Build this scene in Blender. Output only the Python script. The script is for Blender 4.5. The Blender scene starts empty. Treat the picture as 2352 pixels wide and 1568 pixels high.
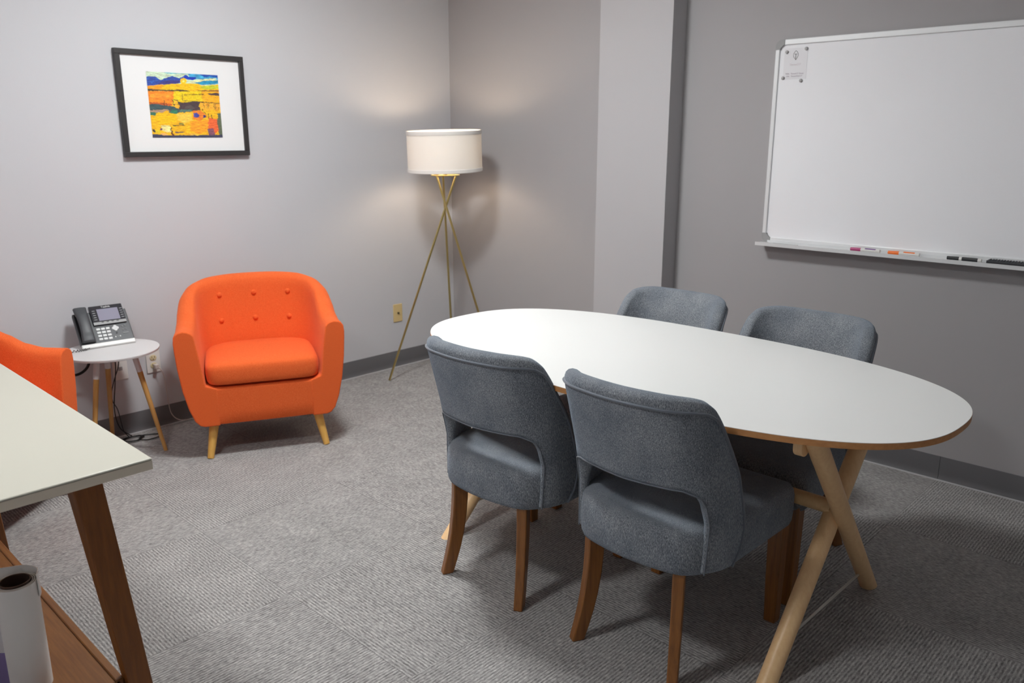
import bpy, bmesh, math, random
from mathutils import Vector, Matrix, noise
R = math.radians
PI = math.pi
random.seed(7)
C = bpy.context.scene.collection
scene = bpy.context.scene

# ---------------------------------------------------------------- materials
def lin(c):
    return tuple(((v/255)/12.92 if v/255 <= .04045 else ((v/255+.055)/1.055)**2.4) for v in c)

class NT:
    def __init__(s, name):
        s.m = bpy.data.materials.new(name); s.m.use_nodes = True
        s.t = s.m.node_tree; s.n = s.t.nodes; s.b = s.n['Principled BSDF']
    def node(s, typ, **k):
        x = s.n.new(typ)
        for a, v in k.items():
            if a.startswith('i_'):
                x.inputs[a[2:].replace('_', ' ')].default_value = v
            else: setattr(x, a, v)
        return x
    def link(s, a, b): s.t.links.new(a, b)

def mat(name, rgb, rough=.5, metal=0, spec=.5, **k):
    N = NT(name); b = N.b
    b.inputs['Base Color'].default_value = (*lin(rgb), 1)
    b.inputs['Roughness'].default_value = rough
    b.inputs['Metallic'].default_value = metal
    b.inputs['Specular IOR Level'].default_value = spec
    for kk, v in k.items(): b.inputs[kk.replace('_', ' ')].default_value = v
    return N

def bump(N, height, strength, dist):
    bp = N.node('ShaderNodeBump'); bp.inputs['Strength'].default_value = strength
    bp.inputs['Distance'].default_value = dist
    N.link(height, bp.inputs['Height']); N.link(bp.outputs[0], N.b.inputs['Normal'])

def coords(N, scale=(1, 1, 1), rot=(0, 0, 0), kind='Object'):
    tc = N.node('ShaderNodeTexCoord'); mp = N.node('ShaderNodeMapping')
    mp.inputs['Scale'].default_value = scale; mp.inputs['Rotation'].default_value = rot
    N.link(tc.outputs[kind], mp.inputs['Vector']); return mp.outputs[0]

def noise_n(N, vec, scale, detail=3, rough=.5):
    x = N.node('ShaderNodeTexNoise'); x.inputs['Scale'].default_value = scale
    x.inputs['Detail'].default_value = detail; x.inputs['Roughness'].default_value = rough
    N.link(vec, x.inputs['Vector']); return x.outputs['Fac']

def ramp(N, fac, stops):
    r = N.node('ShaderNodeValToRGB'); e = r.color_ramp.elements
    while len(e) < len(stops): e.new(.5)
    for el, (p, c) in zip(e, stops): el.position = p; el.color = (*lin(c), 1)
    N.link(fac, r.inputs[0]); return r.outputs[0]

def paint(name, rgb, rough=.6):
    N = mat(name, rgb, rough, spec=.3)
    v = coords(N)
    bump(N, noise_n(N, v, 260, 2), .12, .002)
    return N.m

M = {}
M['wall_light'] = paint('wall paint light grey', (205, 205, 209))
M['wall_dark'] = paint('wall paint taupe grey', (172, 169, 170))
M['wall_mid'] = paint('pillar mid grey', (190, 188, 190))  # pillar tone, a step lighter than the wall beside it
M['ceiling'] = paint('ceiling white', (232, 232, 230), .9)
M['base'] = mat('vinyl base', (104, 103, 105), .42).m
M['white_plastic'] = mat('white plastic', (228, 226, 222), .35).m
M['ivory'] = mat('ivory plastic', (222, 196, 140), .4).m
M['slot'] = mat('socket dark', (52, 44, 30), .5).m
M['socket'] = mat('socket cream', (214, 200, 160), .4).m

def wood(name, c1, c2, rough=.4, axis='Z', sc=1.0, coat=0.):
    N = mat(name, c1, rough)
    s = {'Z': (28, 28, 1.6), 'X': (1.6, 28, 28), 'Y': (28, 1.6, 28)}[axis]
    v = coords(N, tuple(a*sc for a in s))
    f = noise_n(N, v, 3.0, 6, .65)
    N.link(ramp(N, f, [(.3, c1), (.7, c2)]), N.b.inputs['Base Color'])
    bump(N, f, .08, .001)
    N.b.inputs['Coat Weight'].default_value = coat
    N.b.inputs['Coat Roughness'].default_value = .25
    return N.m
M['walnut'] = wood('walnut legs', (154, 98, 42), (114, 68, 27), .38, coat=.25)
M['desk_wood'] = wood('desk leg wood', (140, 82, 22), (114, 62, 14), .45, coat=.05)
M['shelf_wood'] = wood('desk shelf wood', (132, 84, 32), (106, 62, 20), .48, 'Y', 1.4, coat=.05)
M['beech'] = wood('beech trestle', (250, 212, 160), (240, 196, 142), .4)
M['beech_x'] = wood('beech rail', (240, 204, 152), (228, 188, 134), .4, 'Y')
M['pine'] = wood('pale legs', (228, 178, 96), (212, 160, 78), .42)
M['pine_side'] = wood('side table legs', (206, 158, 92), (190, 138, 74), .45)
M['edge_ply'] = wood('table edge veneer', (206, 148, 94), (186, 128, 76), .45, 'X')
M['laminate'] = mat('white laminate', (233, 233, 231), .38, spec=.5).m
M['side_top'] = mat('side table white', (222, 220, 220), .3).m
M['desk_top'] = mat('desk laminate cream', (188, 185, 172), .33).m
M['desk_edge'] = mat('desk edge', (236, 224, 204), .5).m
M['steel'] = mat('steel rod', (214, 212, 204), .35, .5).m
M['brass'] = mat('brushed brass', (198, 180, 120), .32, 1).m
M['black_frame'] = mat('frame charcoal', (52, 50, 50), .45).m
M['mat_board'] = mat('mat board', (238, 238, 238), .55, Coat_Weight=.3, Coat_Roughness=.1).m
M['alu'] = mat('whiteboard frame', (236, 237, 238), .38, .15).m
M['alu_tray'] = mat('tray aluminium', (226, 227, 228), .4, .15).m
M['cap_grey'] = mat('corner cap', (158, 158, 158), .5).m
M['board'] = mat('whiteboard enamel', (251, 251, 254), .2, spec=.5).m
M['paper'] = mat('paper', (236, 235, 238), .6).m
M['ink'] = mat('ink dark', (70, 70, 70), .6).m
M['ink_faint'] = mat('ink faint', (178, 168, 178), .6).m
M['ink_pale'] = mat('ink pale', (222, 212, 216), .6).m
M['magnet'] = mat('magnet', (176, 174, 174), .45, .1).m
M['phone_dark'] = mat('phone grey', (66, 68, 72), .45).m
M['phone_black'] = mat('phone black', (26, 27, 30), .3).m
M['phone_bezel'] = mat('phone bezel gloss', (36, 37, 46), .15, Coat_Weight=.5).m
M['screen'] = mat('phone screen', (150, 148, 166), .08, Coat_Weight=1.).m
M['silver'] = mat('phone silver', (218, 218, 216), .3).m
M['key'] = mat('phone key', (214, 216, 216), .4).m
M['key_dark'] = mat('phone key dark', (120, 122, 124), .4).m
M['cord_black'] = mat('cord black', (20, 20, 20), .45).m
M['cord_clear'] = mat('cord clear', (205, 196, 190), .25).m
M['pink'] = mat('marker pink', (176, 48, 112), .35).m
M['purple'] = mat('marker purple', (120, 70, 140), .35).m
M['orange_p'] = mat('marker orange', (250, 120, 28), .35).m
M['black_p'] = mat('marker black', (36, 36, 40), .35).m
M['roll'] = mat('poster roll paper', (250, 247, 243), .55).m
M['lavender'] = mat('lavender paper', (150, 135, 190), .5).m
M['core'] = mat('roll core', (92, 72, 66), .2, .3).m

def shade_mat():
    N = mat('lamp shade linen', (244, 241, 236), .8)
    tr = N.node('ShaderNodeBsdfTranslucent'); tr.inputs[0].default_value = (*lin((250, 246, 240)), 1)
    mx = N.node('ShaderNodeMixShader'); mx.inputs[0].default_value = .18
    out = N.n['Material Output']
    N.link(N.b.outputs[0], mx.inputs[1]); N.link(tr.outputs[0], mx.inputs[2]); N.link(mx.outputs[0], out.inputs[0])
    v = coords(N); bump(N, noise_n(N, v, 700, 2), .1, .001)
    return N.m
M['shade'] = shade_mat()
M['shade_trim'] = mat('shade trim', (240, 236, 230), .8).m

def emit(name, rgb, s):
    N = NT(name); N.b.inputs['Base Color'].default_value = (*lin(rgb), 1)
    N.b.inputs['Emission Color'].default_value = (*lin(rgb), 1)
    N.b.inputs['Emission Strength'].default_value = s; return N.m
M['bulb'] = emit('warm bulb', (255, 230, 200), 72)
M['panel'] = emit('ceiling light diffuser', (249, 252, 252), 135.0)
M['panel_dim'] = emit('ceiling light diffuser rear', (249, 252, 252), 70.0)

def fabric_blue():
    N = mat('blue grey chenille', (86, 98, 114), .95, spec=.15)
    b = N.b
    b.inputs['Sheen Weight'].default_value = .7
    b.inputs['Sheen Roughness'].default_value = .4
    b.inputs['Sheen Tint'].default_value = (*lin((170, 190, 210)), 1)
    v = coords(N, (1, 1, .22))
    v2 = coords(N)
    f1 = noise_n(N, v, 720, 3, .75)      # vertical yarn flecks
    f2 = noise_n(N, v2, 9, 3, .55)      # crushed pile
    c = ramp(N, f1, [(.32, (80, 83, 89)), (.5, (138, 142, 148)), (.68, (206, 209, 212))])
    mx = N.node('ShaderNodeMix', data_type='RGBA', blend_type='MULTIPLY')
    mx.inputs['Factor'].default_value = .55
    N.link(c, mx.inputs[6]); N.link(ramp(N, f2, [(.3, (164, 172, 184)), (.72, (255, 255, 255))]), mx.inputs[7])
    N.link(mx.outputs[2], b.inputs['Base Color'])
    bump(N, f1, .7, .003)
    return N.m
M['blue'] = fabric_blue()
M['blue_pipe'] = mat('piping blue grey', (100, 106, 116), .9, Sheen_Weight=.5).m

def fabric_orange():
    N = mat('orange weave', (238, 84, 28), .9, spec=.2)
    b = N.b
    b.inputs['Sheen Weight'].default_value = .25
    b.inputs['Sheen Tint'].default_value = (*lin((255, 170, 130)), 1)
    v = coords(N, (.35, .35, 1)); v2 = coords(N, (1, 1, .3))
    f1 = noise_n(N, v, 1300, 2, .6); f2 = noise_n(N, v2, 1300, 2, .6)
    ad = N.node('ShaderNodeMath', operation='ADD'); N.link(f1, ad.inputs[0]); N.link(f2, ad.inputs[1])
    h = N.node('ShaderNodeMath', operation='MULTIPLY'); h.inputs[1].default_value = .5; N.link(ad.outputs[0], h.inputs[0])
    N.link(ramp(N, h.outputs[0], [(.36, (210, 76, 28)), (.5, (234, 100, 44)), (.66, (247, 132, 80))]), b.inputs['Base Color'])
    bump(N, h.outputs[0], .2, .001)
    return N.m
M['orange'] = fabric_orange()
M['gap'] = mat('seat gap shade', (70, 16, 4), .9).m  # shade below the seat cushion, put into the deck colour

def carpet():
    N = mat('carpet tiles', (140, 138, 138), .97, spec=.1)
    tc = N.node('ShaderNodeTexCoord'); sep = N.node('ShaderNodeSeparateXYZ')
    N.link(tc.outputs['Object'], sep.inputs[0])
    T = .6096
    def m(op, a, b=None):
        x = N.node('ShaderNodeMath', operation=op)
        for i, q in enumerate((a, b)):
            if q is None: continue
            if isinstance(q, (int, float)): x.inputs[i].default_value = q
            else: N.link(q, x.inputs[i])
        return x.outputs[0]
    u = m('DIVIDE', m('ADD', sep.outputs[0], 2.42), T)
    w = m('DIVIDE', m('ADD', sep.outputs[1], 1.255), T)
    fi = m('FLOOR', u); fj = m('FLOOR', w)
    par = m('FLOORED_MODULO', m('ADD', fi, fj), 2.0)      # 0: ribs along y, 1: ribs along x
    # rib coordinate (across) and along coordinate
    def mixf(a, b):
        x = N.node('ShaderNodeMix', data_type='FLOAT'); N.link(par, x.inputs[0]); N.link(a, x.inputs[2]); N.link(b, x.inputs[3]); return x.outputs[0]
    ac = mixf(sep.outputs[0], sep.outputs[1]); al = mixf(sep.outputs[1], sep.outputs[0])
    cell = m('ADD', m('MULTIPLY', fi, 3.7), m('MULTIPLY', fj, 7.3))
    # thick ribs
    P = .0102
    ribi = m('FLOOR', m('DIVIDE', ac, P))
    s = m('SINE', m('MULTIPLY', ac, 2*PI/P))
    rib = m('ADD', m('MULTIPLY', s, .5), .5)
    cmb = N.node('ShaderNodeCombineXYZ'); N.link(m('MULTIPLY', ac, 230.), cmb.inputs[0]); N.link(m('MULTIPLY', al, 62.), cmb.inputs[1]); N.link(cell, cmb.inputs[2])
    n1 = N.node('ShaderNodeTexNoise'); n1.inputs['Scale'].default_value = 1.; n1.inputs['Detail'].default_value = 3; n1.inputs['Roughness'].default_value = .7
    N.link(cmb.outputs[0], n1.inputs['Vector'])
    n2 = N.node('ShaderNodeTexNoise'); n2.inputs['Scale'].default_value = 900.; n2.inputs['Detail'].default_value = 2
    N.link(tc.outputs['Object'], n2.inputs['Vector'])
    n3 = N.node('ShaderNodeTexNoise'); n3.inputs['Scale'].default_value = 7.; n3.inputs['Detail'].default_value = 3
    N.link(tc.outputs['Object'], n3.inputs['Vector'])
    h = m('ADD', m('ADD', m('MULTIPLY', rib, .20), m('MULTIPLY', n1.outputs[0], .92)), m('MULTIPLY', m('SUBTRACT', n2.outputs[0], .5), .62))
    h = m('ADD', h, m('MULTIPLY', m('SUBTRACT', n3.outputs[0], .5), .16))
    # seams
    fu = m('ABSOLUTE', m('SUBTRACT', m('FRACT', u), .5)); fw = m('ABSOLUTE', m('SUBTRACT', m('FRACT', w), .5))
    seam = m('GREATER_THAN', m('MAXIMUM', fu, fw), .4978)
    h = m('SUBTRACT', h, m('MULTIPLY', seam, .08))
    col = ramp(N, h, [(.28, (94, 92, 92)), (.5, (146, 143, 142)), (.66, (176, 173, 171)), (.85, (210, 207, 204))])
    N.link(col, N.b.inputs['Base Color'])
    bump(N, h, .5, .003)
    return N.m
M['carpet'] = carpet()

# ---------------------------------------------------------------- geometry helpers
def link(o, parent=None):
    C.objects.link(o)
    if parent is not None: o.parent = parent
    return o

def obj(name, bm, m, parent=None, smooth=False, bevel=0, seg=2, subsurf=0, angle=40):
    me = bpy.data.meshes.new(name)
    bmesh.ops.recalc_face_normals(bm, faces=bm.faces[:])
    bm.to_mesh(me); bm.free()
    for x in (m if isinstance(m, (list, tuple)) else [m]): me.materials.append(x)
    o = bpy.data.objects.new(name, me)
    if smooth or bevel or subsurf:
        for p in me.polygons: p.use_smooth = True
    link(o, parent)
    if bevel:
        b = o.modifiers.new('bev', 'BEVEL'); b.width = bevel; b.segments = seg; b.limit_method = 'ANGLE'; b.angle_limit = R(35)
        b.harden_normals = False
    if subsurf:
        s = o.modifiers.new('sub', 'SUBSURF'); s.levels = subsurf; s.render_levels = subsurf
    elif smooth or bevel:
        try:
            me.set_sharp_from_angle(angle=R(angle))
        except Exception: pass
    return o

def tag(o, label=None, cat=None, group=None, kind=None):
    if label: o['label'] = label
    if cat: o['category'] = cat
    if group: o['group'] = group
    if kind: o['kind'] = kind
    return o

def thing(name, label, cat, loc=(0, 0, 0), rotz=0., group=None):
    o = bpy.data.objects.new(name, None); o.empty_display_size = .1
    link(o); o.location = loc; o.rotation_euler = (0, 0, rotz)
    return tag(o, label, cat, group)

def B(): return bmesh.new()

def add_box(bm, x0, x1, y0, y1, z0, z1, mtx=None, mi=0):
    v = [bm.verts.new((x, y, z)) for x in (x0, x1) for y in (y0, y1) for z in (z0, z1)]
    fs = [bm.faces.new([v[i] for i in q]) for q in ((0, 1, 3, 2), (4, 6, 7, 5), (0, 4, 5, 1), (2, 3, 7, 6), (0, 2, 6, 4), (1, 5, 7, 3))]
    for f in fs: f.material_index = mi
    if mtx is not None: bmesh.ops.transform(bm, matrix=mtx, verts=v)
    return v

def box(*a, **k):
    bm = B(); add_box(bm, *a, **k); return bm

def frames(pts):
    """parallel transport frames"""
    pts = [Vector(p) for p in pts]; n = len(pts); T = []
    for i in range(n):
        a = pts[max(i-1, 0)]; b = pts[min(i+1, n-1)]; T.append((b-a).normalized())
    up = Vector((0, 0, 1)) if abs(T[0].z) < .9 else Vector((1, 0, 0))
    N = (up - T[0]*up.dot(T[0])).normalized(); out = []
    for i in range(n):
        N = (N - T[i]*N.dot(T[i])).normalized(); out.append((pts[i], T[i], N, T[i].cross(N)))
    return out

def add_tube(bm, pts, rad, seg=12, cap=True, closed=False):
    fr = frames(pts); rings = []
    rr = rad if isinstance(rad, (list, tuple)) else [rad]*len(pts)
    for (p, t, n, b), r in zip(fr, rr):
        rings.append([bm.verts.new(p + (n*math.cos(a)+b*math.sin(a))*r) for a in [2*PI*k/seg for k in range(seg)]])
    m = len(rings)
    for i in range(m if closed else m-1):
        A, D = rings[i], rings[(i+1) % m]
        for k in range(seg): bm.faces.new((A[k], A[(k+1) % seg], D[(k+1) % seg], D[k]))
    if cap and not closed:
        bm.faces.new(rings[0][::-1]); bm.faces.new(rings[-1])
    return bm

def tube(pts, rad, seg=12, **k):
    return add_tube(B(), pts, rad, seg, **k)

def smooth_path(pts, n=8):
    pts = [Vector(p) for p in pts]; out = []
    for i in range(len(pts)-1):
        p0 = pts[max(i-1, 0)]; p1 = pts[i]; p2 = pts[i+1]; p3 = pts[min(i+2, len(pts)-1)]
        for k in range(n):
            t = k/n
            out.append(.5*((2*p1)+(p2-p0)*t+(2*p0-5*p1+4*p2-p3)*t*t+(3*p1-p0-3*p2+p3)*t**3))
    out.append(pts[-1]); return out

def add_lathe(bm, prof, seg=48, c=(0, 0, 0), capb=True, capt=True):
    rings = []
    for r, z in prof:
        rings.append([bm.verts.new((c[0]+r*math.cos(2*PI*k/seg), c[1]+r*math.sin(2*PI*k/seg), c[2]+z)) for k in range(seg)])
    for A, D in zip(rings, rings[1:]):
        for k in range(seg): bm.faces.new((A[k], A[(k+1) % seg], D[(k+1) % seg], D[k]))
    if capb: bm.faces.new(rings[0][::-1])
    if capt: bm.faces.new(rings[-1])
    return bm

def lathe(prof, seg=48, **k): return add_lathe(B(), prof, seg, **k)

def interp(tab, x):
    if x <= tab[0][0]: return tab[0][1]
    for (a, va), (b, vb) in zip(tab, tab[1:]):
        if x <= b:
            t = (x-a)/(b-a); t = t*t*(3-2*t)*.5+t*.5; return va+(vb-va)*t
    return tab[-1][1]

def struct(name, bm, m, **k): 
    o = obj(name, bm, m, **k); o['kind'] = 'structure'; return o

def text(name, body, size, m, parent, mtx, align='CENTER', extrude=.0002, label=None):
    cu = bpy.data.curves.new(name, 'FONT'); cu.body = body; cu.size = size; cu.align_x = align; cu.align_y = 'CENTER'
    cu.extrude = extrude; cu.resolution_u = 3
    tmp = bpy.data.objects.new('tmp', cu); C.objects.link(tmp)
    bpy.context.view_layer.update()
    dg = bpy.context.evaluated_depsgraph_get()
    me = bpy.data.meshes.new_from_object(tmp.evaluated_get(dg))
    bpy.data.objects.remove(tmp); me.transform(mtx)
    me.materials.clear(); me.materials.append(m)
    o = bpy.data.objects.new(name, me); link(o, parent)
    return o

# ---------------------------------------------------------------- room
XW, YW, ZC = -4.7, -5.4, 2.62
struct('floor', box(XW-.1, .1, YW-.1, .1, -.08, 0), M['carpet'])
struct('ceiling', box(XW-.1, .1, YW-.1, .1, ZC, ZC+.1), M['ceiling'])
struct('wall_left', box(XW-.1, .1, 0, .1, 0, ZC), M['wall_light'])
struct('wall_right', box(0, .1, YW-.1, 0, 0, ZC), M['wall_dark'])
struct('wall_front', box(XW-.1, .1, YW-.1, YW, 0, ZC), M['wall_light'])
struct('wall_back', box(XW-.1, XW, YW, 0, 0, ZC), M['wall_light'])
PD, P1, P2 = .118, -1.282, -1.717
struct('wall_pillar', box(-PD, .0, P2, P1, 0, ZC), M['wall_mid'])

def baseboard(name, p, q, nrm, m=M['base']):
    """cove base: profile swept from p to q, nrm points into the room"""
    p, q, nrm = Vector((*p, 0)), Vector((*q, 0)), Vector((*nrm, 0))
    prof = [(0, 0), (.016, 0), (.016, .0025), (.0085, .006), (.005, .013), (.0042, .03), (.0042, .0985), (.003, .1016), (0, .1016)]
    bm = B(); rings = []
    for e in (p, q): rings.append([bm.verts.new(e + nrm*a + Vector((0, 0, z))) for a, z in prof])
    n = len(prof)
    for k in range(n): bm.faces.new((rings[0][k], rings[0][(k+1) % n], rings[1][(k+1) % n], rings[1][k]))
    bm.faces.new(rings[0]); bm.faces.new(rings[1][::-1])
    struct(name, bm, m, smooth=True, angle=30)
baseboard('baseboard_left', (XW, 0), (0, 0), (0, -1))
baseboard('baseboard_right', (0, -.0), (0, P1), (-1, 0))
baseboard('baseboard_pillar', (-PD, P1+.004), (-PD, P2-.004), (-1, 0))
baseboard('baseboard_pillar_side', (-PD-.004, P2), (0, P2), (0, -1))
baseboard('baseboard_right_middle', (0, P2), (0, -3.0835), (-1, 0))
baseboard('baseboard_right_near', (0, -3.0850), (0, YW), (-1, 0))
baseboard('baseboard_front', (XW, YW), (0, YW), (0, 1))
baseboard('baseboard_back', (XW, YW), (XW, 0), (1, 0))

for nm, p, q, n_ in (('toe_highlight_1', (XW, 0), (0, 0), (0, -1)), ('toe_highlight_2', (0, P2), (0, YW), (-1, 0))):  # baseboard toe highlight painted in as separate pale strips
    bm = B()
    if n_[1]: add_box(bm, p[0], q[0], -.026, -.0162, .0002, .0035)
    else: add_box(bm, -.026, -.0162, YW, P2, .0002, .0035)
    struct(nm, bm, mat('toe highlight strip', (196, 195, 196), .4).m)

def ceiling_light(x, y, m, label, rz=0):
    t = thing('ceiling_light', label, 'ceiling light', (x, y, ZC), rz)
    bm = B()
    L, Wd, f = .185, .185, .018
    add_box(bm, -L, L, -Wd, -Wd+f, -.012, 0); add_box(bm, -L, L, Wd-f, Wd, -.012, 0)
    add_box(bm, -L, -L+f, -Wd+f, Wd-f, -.012, 0); add_box(bm, L-f, L, -Wd+f, Wd-f, -.012, 0)
    obj('frame', bm, M['white_plastic'], t)
    obj('diffuser', box(-L+f, L-f, -Wd+f, Wd-f, -.008, -.0005), m, t)
LIGHTS = True
ceiling_light(-1.85, -1.45, M['panel'], 'ceiling light panel nearest the corner with the floor lamp', 0)
ceiling_light(-3.6, -2.2, M['panel_dim'], 'ceiling light panel above the desk', R(90))

# ---------------------------------------------------------------- picture
pc = [-2.058, -1.426, 1.3365, 1.8205]
t = thing('framed_picture', 'sunset boat painting in thin charcoal frame with wide white mat', 'picture', (sum(pc[:2])/2, 0, pc[2]))
pw, ph = (pc[1]-pc[0])/2, pc[3]-pc[2]
bm = B(); fw = .024
for a in ((-pw, pw, 0, fw), (-pw, pw, ph-fw, ph)): add_box(bm, a[0], a[1], -.026, -.001, a[2], a[3])
for a in ((-pw, -pw+fw), (pw-fw, pw)): add_box(bm, a[0], a[1], -.026, -.001, fw, ph-fw)
obj('frame', bm, M['black_frame'], t, bevel=.002)
obj('mat_board', box(-pw+.01, pw-.01, -.014, -.004, .01, ph-.01), M['mat_board'], t)

# painting print: colours laid down stroke by stroke in crop units
def poly_in(x, y, P):
    c = False; n = len(P); j = n-1
    for i in range(n):
        xi, yi = P[i]; xj, yj = P[j]
        if (yi > y) != (yj > y) and x < (xj-xi)*(y-yi)/(yj-yi)+xi: c = not c
        j = i
    return c
PAINT = [
 ([(100, 80), (1700, 80), (1700, 400), (100, 400)], (206, 222, 196)),
 ([(420, 120), (1000, 150), (960, 175), (560, 165)], (120, 190, 200)),
 ([(960, 150), (1700, 170), (1700, 300), (1000, 270)], (70, 158, 208)),
 ([(1200, 180), (1620, 195), (1610, 262), (1430, 232), (1300, 240)], (26, 72, 172)),
 ([(120, 222), (300, 212), (400, 285), (560, 240), (660, 212), (760, 248), (850, 240), (820, 345), (560, 378), (140, 398)], (50, 76, 168)),
 ([(500, 300), (800, 290), (790, 345), (520, 372), (300, 380)], (64, 60, 130)),
 ([(820, 248), (930, 188), (990, 232), (1120, 234), (1090, 290), (1040, 298), (930, 280)], (26, 58, 186)),
 ([(940, 340), (1090, 302), (1250, 280), (1560, 262), (1520, 300), (1200, 335), (1050, 356)], (226, 228, 176)),
 ([(1120, 350), (1300, 310), (1620, 300), (1620, 372), (1220, 386)], (40, 140, 190)),
 ([(140, 402), (480, 378), (640, 362), (900, 356), (1180, 372), (1240, 412), (1640, 380), (1640, 500), (960, 518), (150, 465)], (250, 196, 18)),
 ([(140, 402), (460, 382), (420, 470), (150, 465)], (255, 164, 24)),
 ([(1180, 420), (1400, 400), (1640, 420), (1640, 470), (1300, 480)], (206, 206, 50)),
 ([(100, 505), (680, 512), (690, 800), (100, 800)], (250, 142, 32)),
 ([(670, 512), (1300, 515), (1260, 800), (640, 800)], (242, 208, 24)),
 ([(1240, 515), (1700, 505), (1700, 800), (1240, 800)], (250, 180, 30)),
 ([(200, 560), (640, 545), (600, 640), (220, 640)], (255, 158, 44)),
 ([(150, 458), (480, 482), (780, 484), (930, 494), (985, 516), (700, 508), (160, 502)], (84, 66, 44)),
 ([(1100, 508), (1260, 496), (1640, 494), (1640, 520), (1300, 518)], (150, 92, 44)),
 ([(870, 578), (1100, 574), (1300, 566), (1290, 586), (1100, 588), (870, 592)], (120, 84, 30)),
 ([(1370, 560), (1660, 556), (1660, 614), (1410, 590)], (84, 64, 68)),
 ([(100, 800), (1700, 800), (1700, 1500), (100, 1500)], (248, 188, 26)),
 ([(160, 728), (440, 736), (640, 770), (600, 800), (200, 780)], (196, 92, 40)),
 ([(170, 768), (330, 762), (480, 792), (700, 818), (790, 880), (1200, 872), (1020, 925), (770, 935), (650, 965), (480, 885), (190, 905)], (66, 88, 92)),
 ([(190, 888), (520, 862), (560, 910), (400, 935), (200, 925)], (176, 146, 122)),
 ([(190, 925), (340, 935), (330, 1000), (200, 985)], (58, 112, 92)),
 ([(600, 880), (745, 890), (720, 965), (620, 955)], (54, 128, 98)),
 ([(500, 890), (590, 900), (560, 935), (500, 925)], (250, 186, 30)),
 ([(740, 712), (850, 742), (1010, 720), (1210, 716), (1175, 810), (1215, 892), (1060, 895), (780, 884), (772, 800)], (78, 62, 66)),
 ([(880, 800), (1020, 790), (1100, 860), (900, 860)], (96, 84, 80)),
 ([(790, 872), (1040, 876), (1010, 922), (790, 925)], (88, 122, 112)),
 ([(690, 690), (750, 695), (775, 800), (740, 860), (690, 830), (660, 790)], (252, 190, 50)),
 ([(1180, 730), (1620, 750), (1640, 900), (1230, 880)], (250, 178, 50)),
 ([(1040, 900), (1230, 900), (1330, 1010), (1180, 1120), (1060, 1060)], (240, 132, 40)),
 ([(1050, 955), (1120, 935), (1180, 990), (1140, 1048), (1070, 1020)], (74, 76, 168)),
 ([(1235, 990), (1290, 985), (1315, 1030), (1260, 1055)], (60, 54, 110)),
 ([(330, 940), (700, 960), (760, 1100), (420, 1170), (250, 1080)], (250, 196, 14)),
 ([(720, 960), (1010, 940), (1040, 1090), (860, 1160), (740, 1080)], (250, 204, 74)),
 ([(1000, 1110), (1400, 1090), (1460, 1250), (1180, 1380), (980, 1300)], (255, 166, 34)),
 ([(1380, 1040), (1560, 1080), (1600, 1300), (1440, 1400), (1360, 1250)], (242, 108, 54)),
 ([(1350, 1270), (1480, 1262), (1500, 1400), (1360, 1410)], (134, 86, 104)),
 ([(1560, 960), (1660, 940), (1700, 1460), (1600, 1460), (1560, 1200)], (98, 108, 84)),
 ([(760, 1140), (850, 1150), (860, 1190), (760, 1180)], (150, 134, 60)),
 ([(420, 1200), (560, 1190), (620, 1330), (520, 1340), (430, 1290)], (246, 226, 150)),
 ([(400, 1245), (450, 1270), (440, 1300), (400, 1290)], (90, 44, 110)),
 ([(240, 1270), (290, 1275), (300, 1330), (250, 1330)], (70, 60, 50)),
 ([(290, 1300), (400, 1290), (390, 1350), (300, 1360)], (240, 216, 40)),
 ([(200, 1370), (390, 1375), (560, 1395), (1000, 1390), (1400, 1395), (1700, 1380), (1700, 1500), (200, 1500)], (66, 68, 92)),
 ([(660, 1320), (850, 1318), (860, 1345), (700, 1350)], (110, 84, 90)),
 ([(380, 1355), (480, 1350), (560, 1395), (420, 1395)], (252, 186, 110)),
 ([(960, 1355), (1120, 1365), (1180, 1400), (990, 1400)], (252, 196, 70)),
 ([(580, 1220), (605, 1240), (660, 1400), (630, 1405)], (96, 50, 40)),
]
for x0, y0, x1, y1, w in ((838, 560, 838, 700, 7), (475, 690, 470, 795, 14), (510, 740, 530, 790, 10), (620, 680, 755, 692, 10), (635, 680, 680, 800, 12), (745, 695, 772, 780, 9),
                          (1205, 728, 1630, 758, 10), (1275, 740, 1280, 850, 9), (1345, 745, 1350, 850, 7), (1378, 745, 1385, 860, 9), (1500, 750, 1500, 880, 9), (1524, 750, 1524, 880, 8), (1240, 860, 1330, 1000, 9), (1440, 980, 1460, 1060, 14), (1370, 960, 1390, 1060, 16),
                          (640, 1200, 880, 1190, 12), (830, 700, 1110, 712, 8), (650, 780, 770, 770, 9), (1560, 830, 1600, 900, 9)):
    dx, dy = x1-x0, y1-y0; l = math.hypot(dx, dy); nx, ny = -dy/l*w/2, dx/l*w/2
    PAINT.append(([(x0+nx, y0+ny), (x1+nx, y1+ny), (x1-nx, y1-ny), (x0-nx, y0-ny)], (74, 54, 40)))
BOX = [(min(p[0] for p in P), max(p[0] for p in P), min(p[1] for p in P), max(p[1] for p in P)) for P, c in PAINT]
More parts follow.
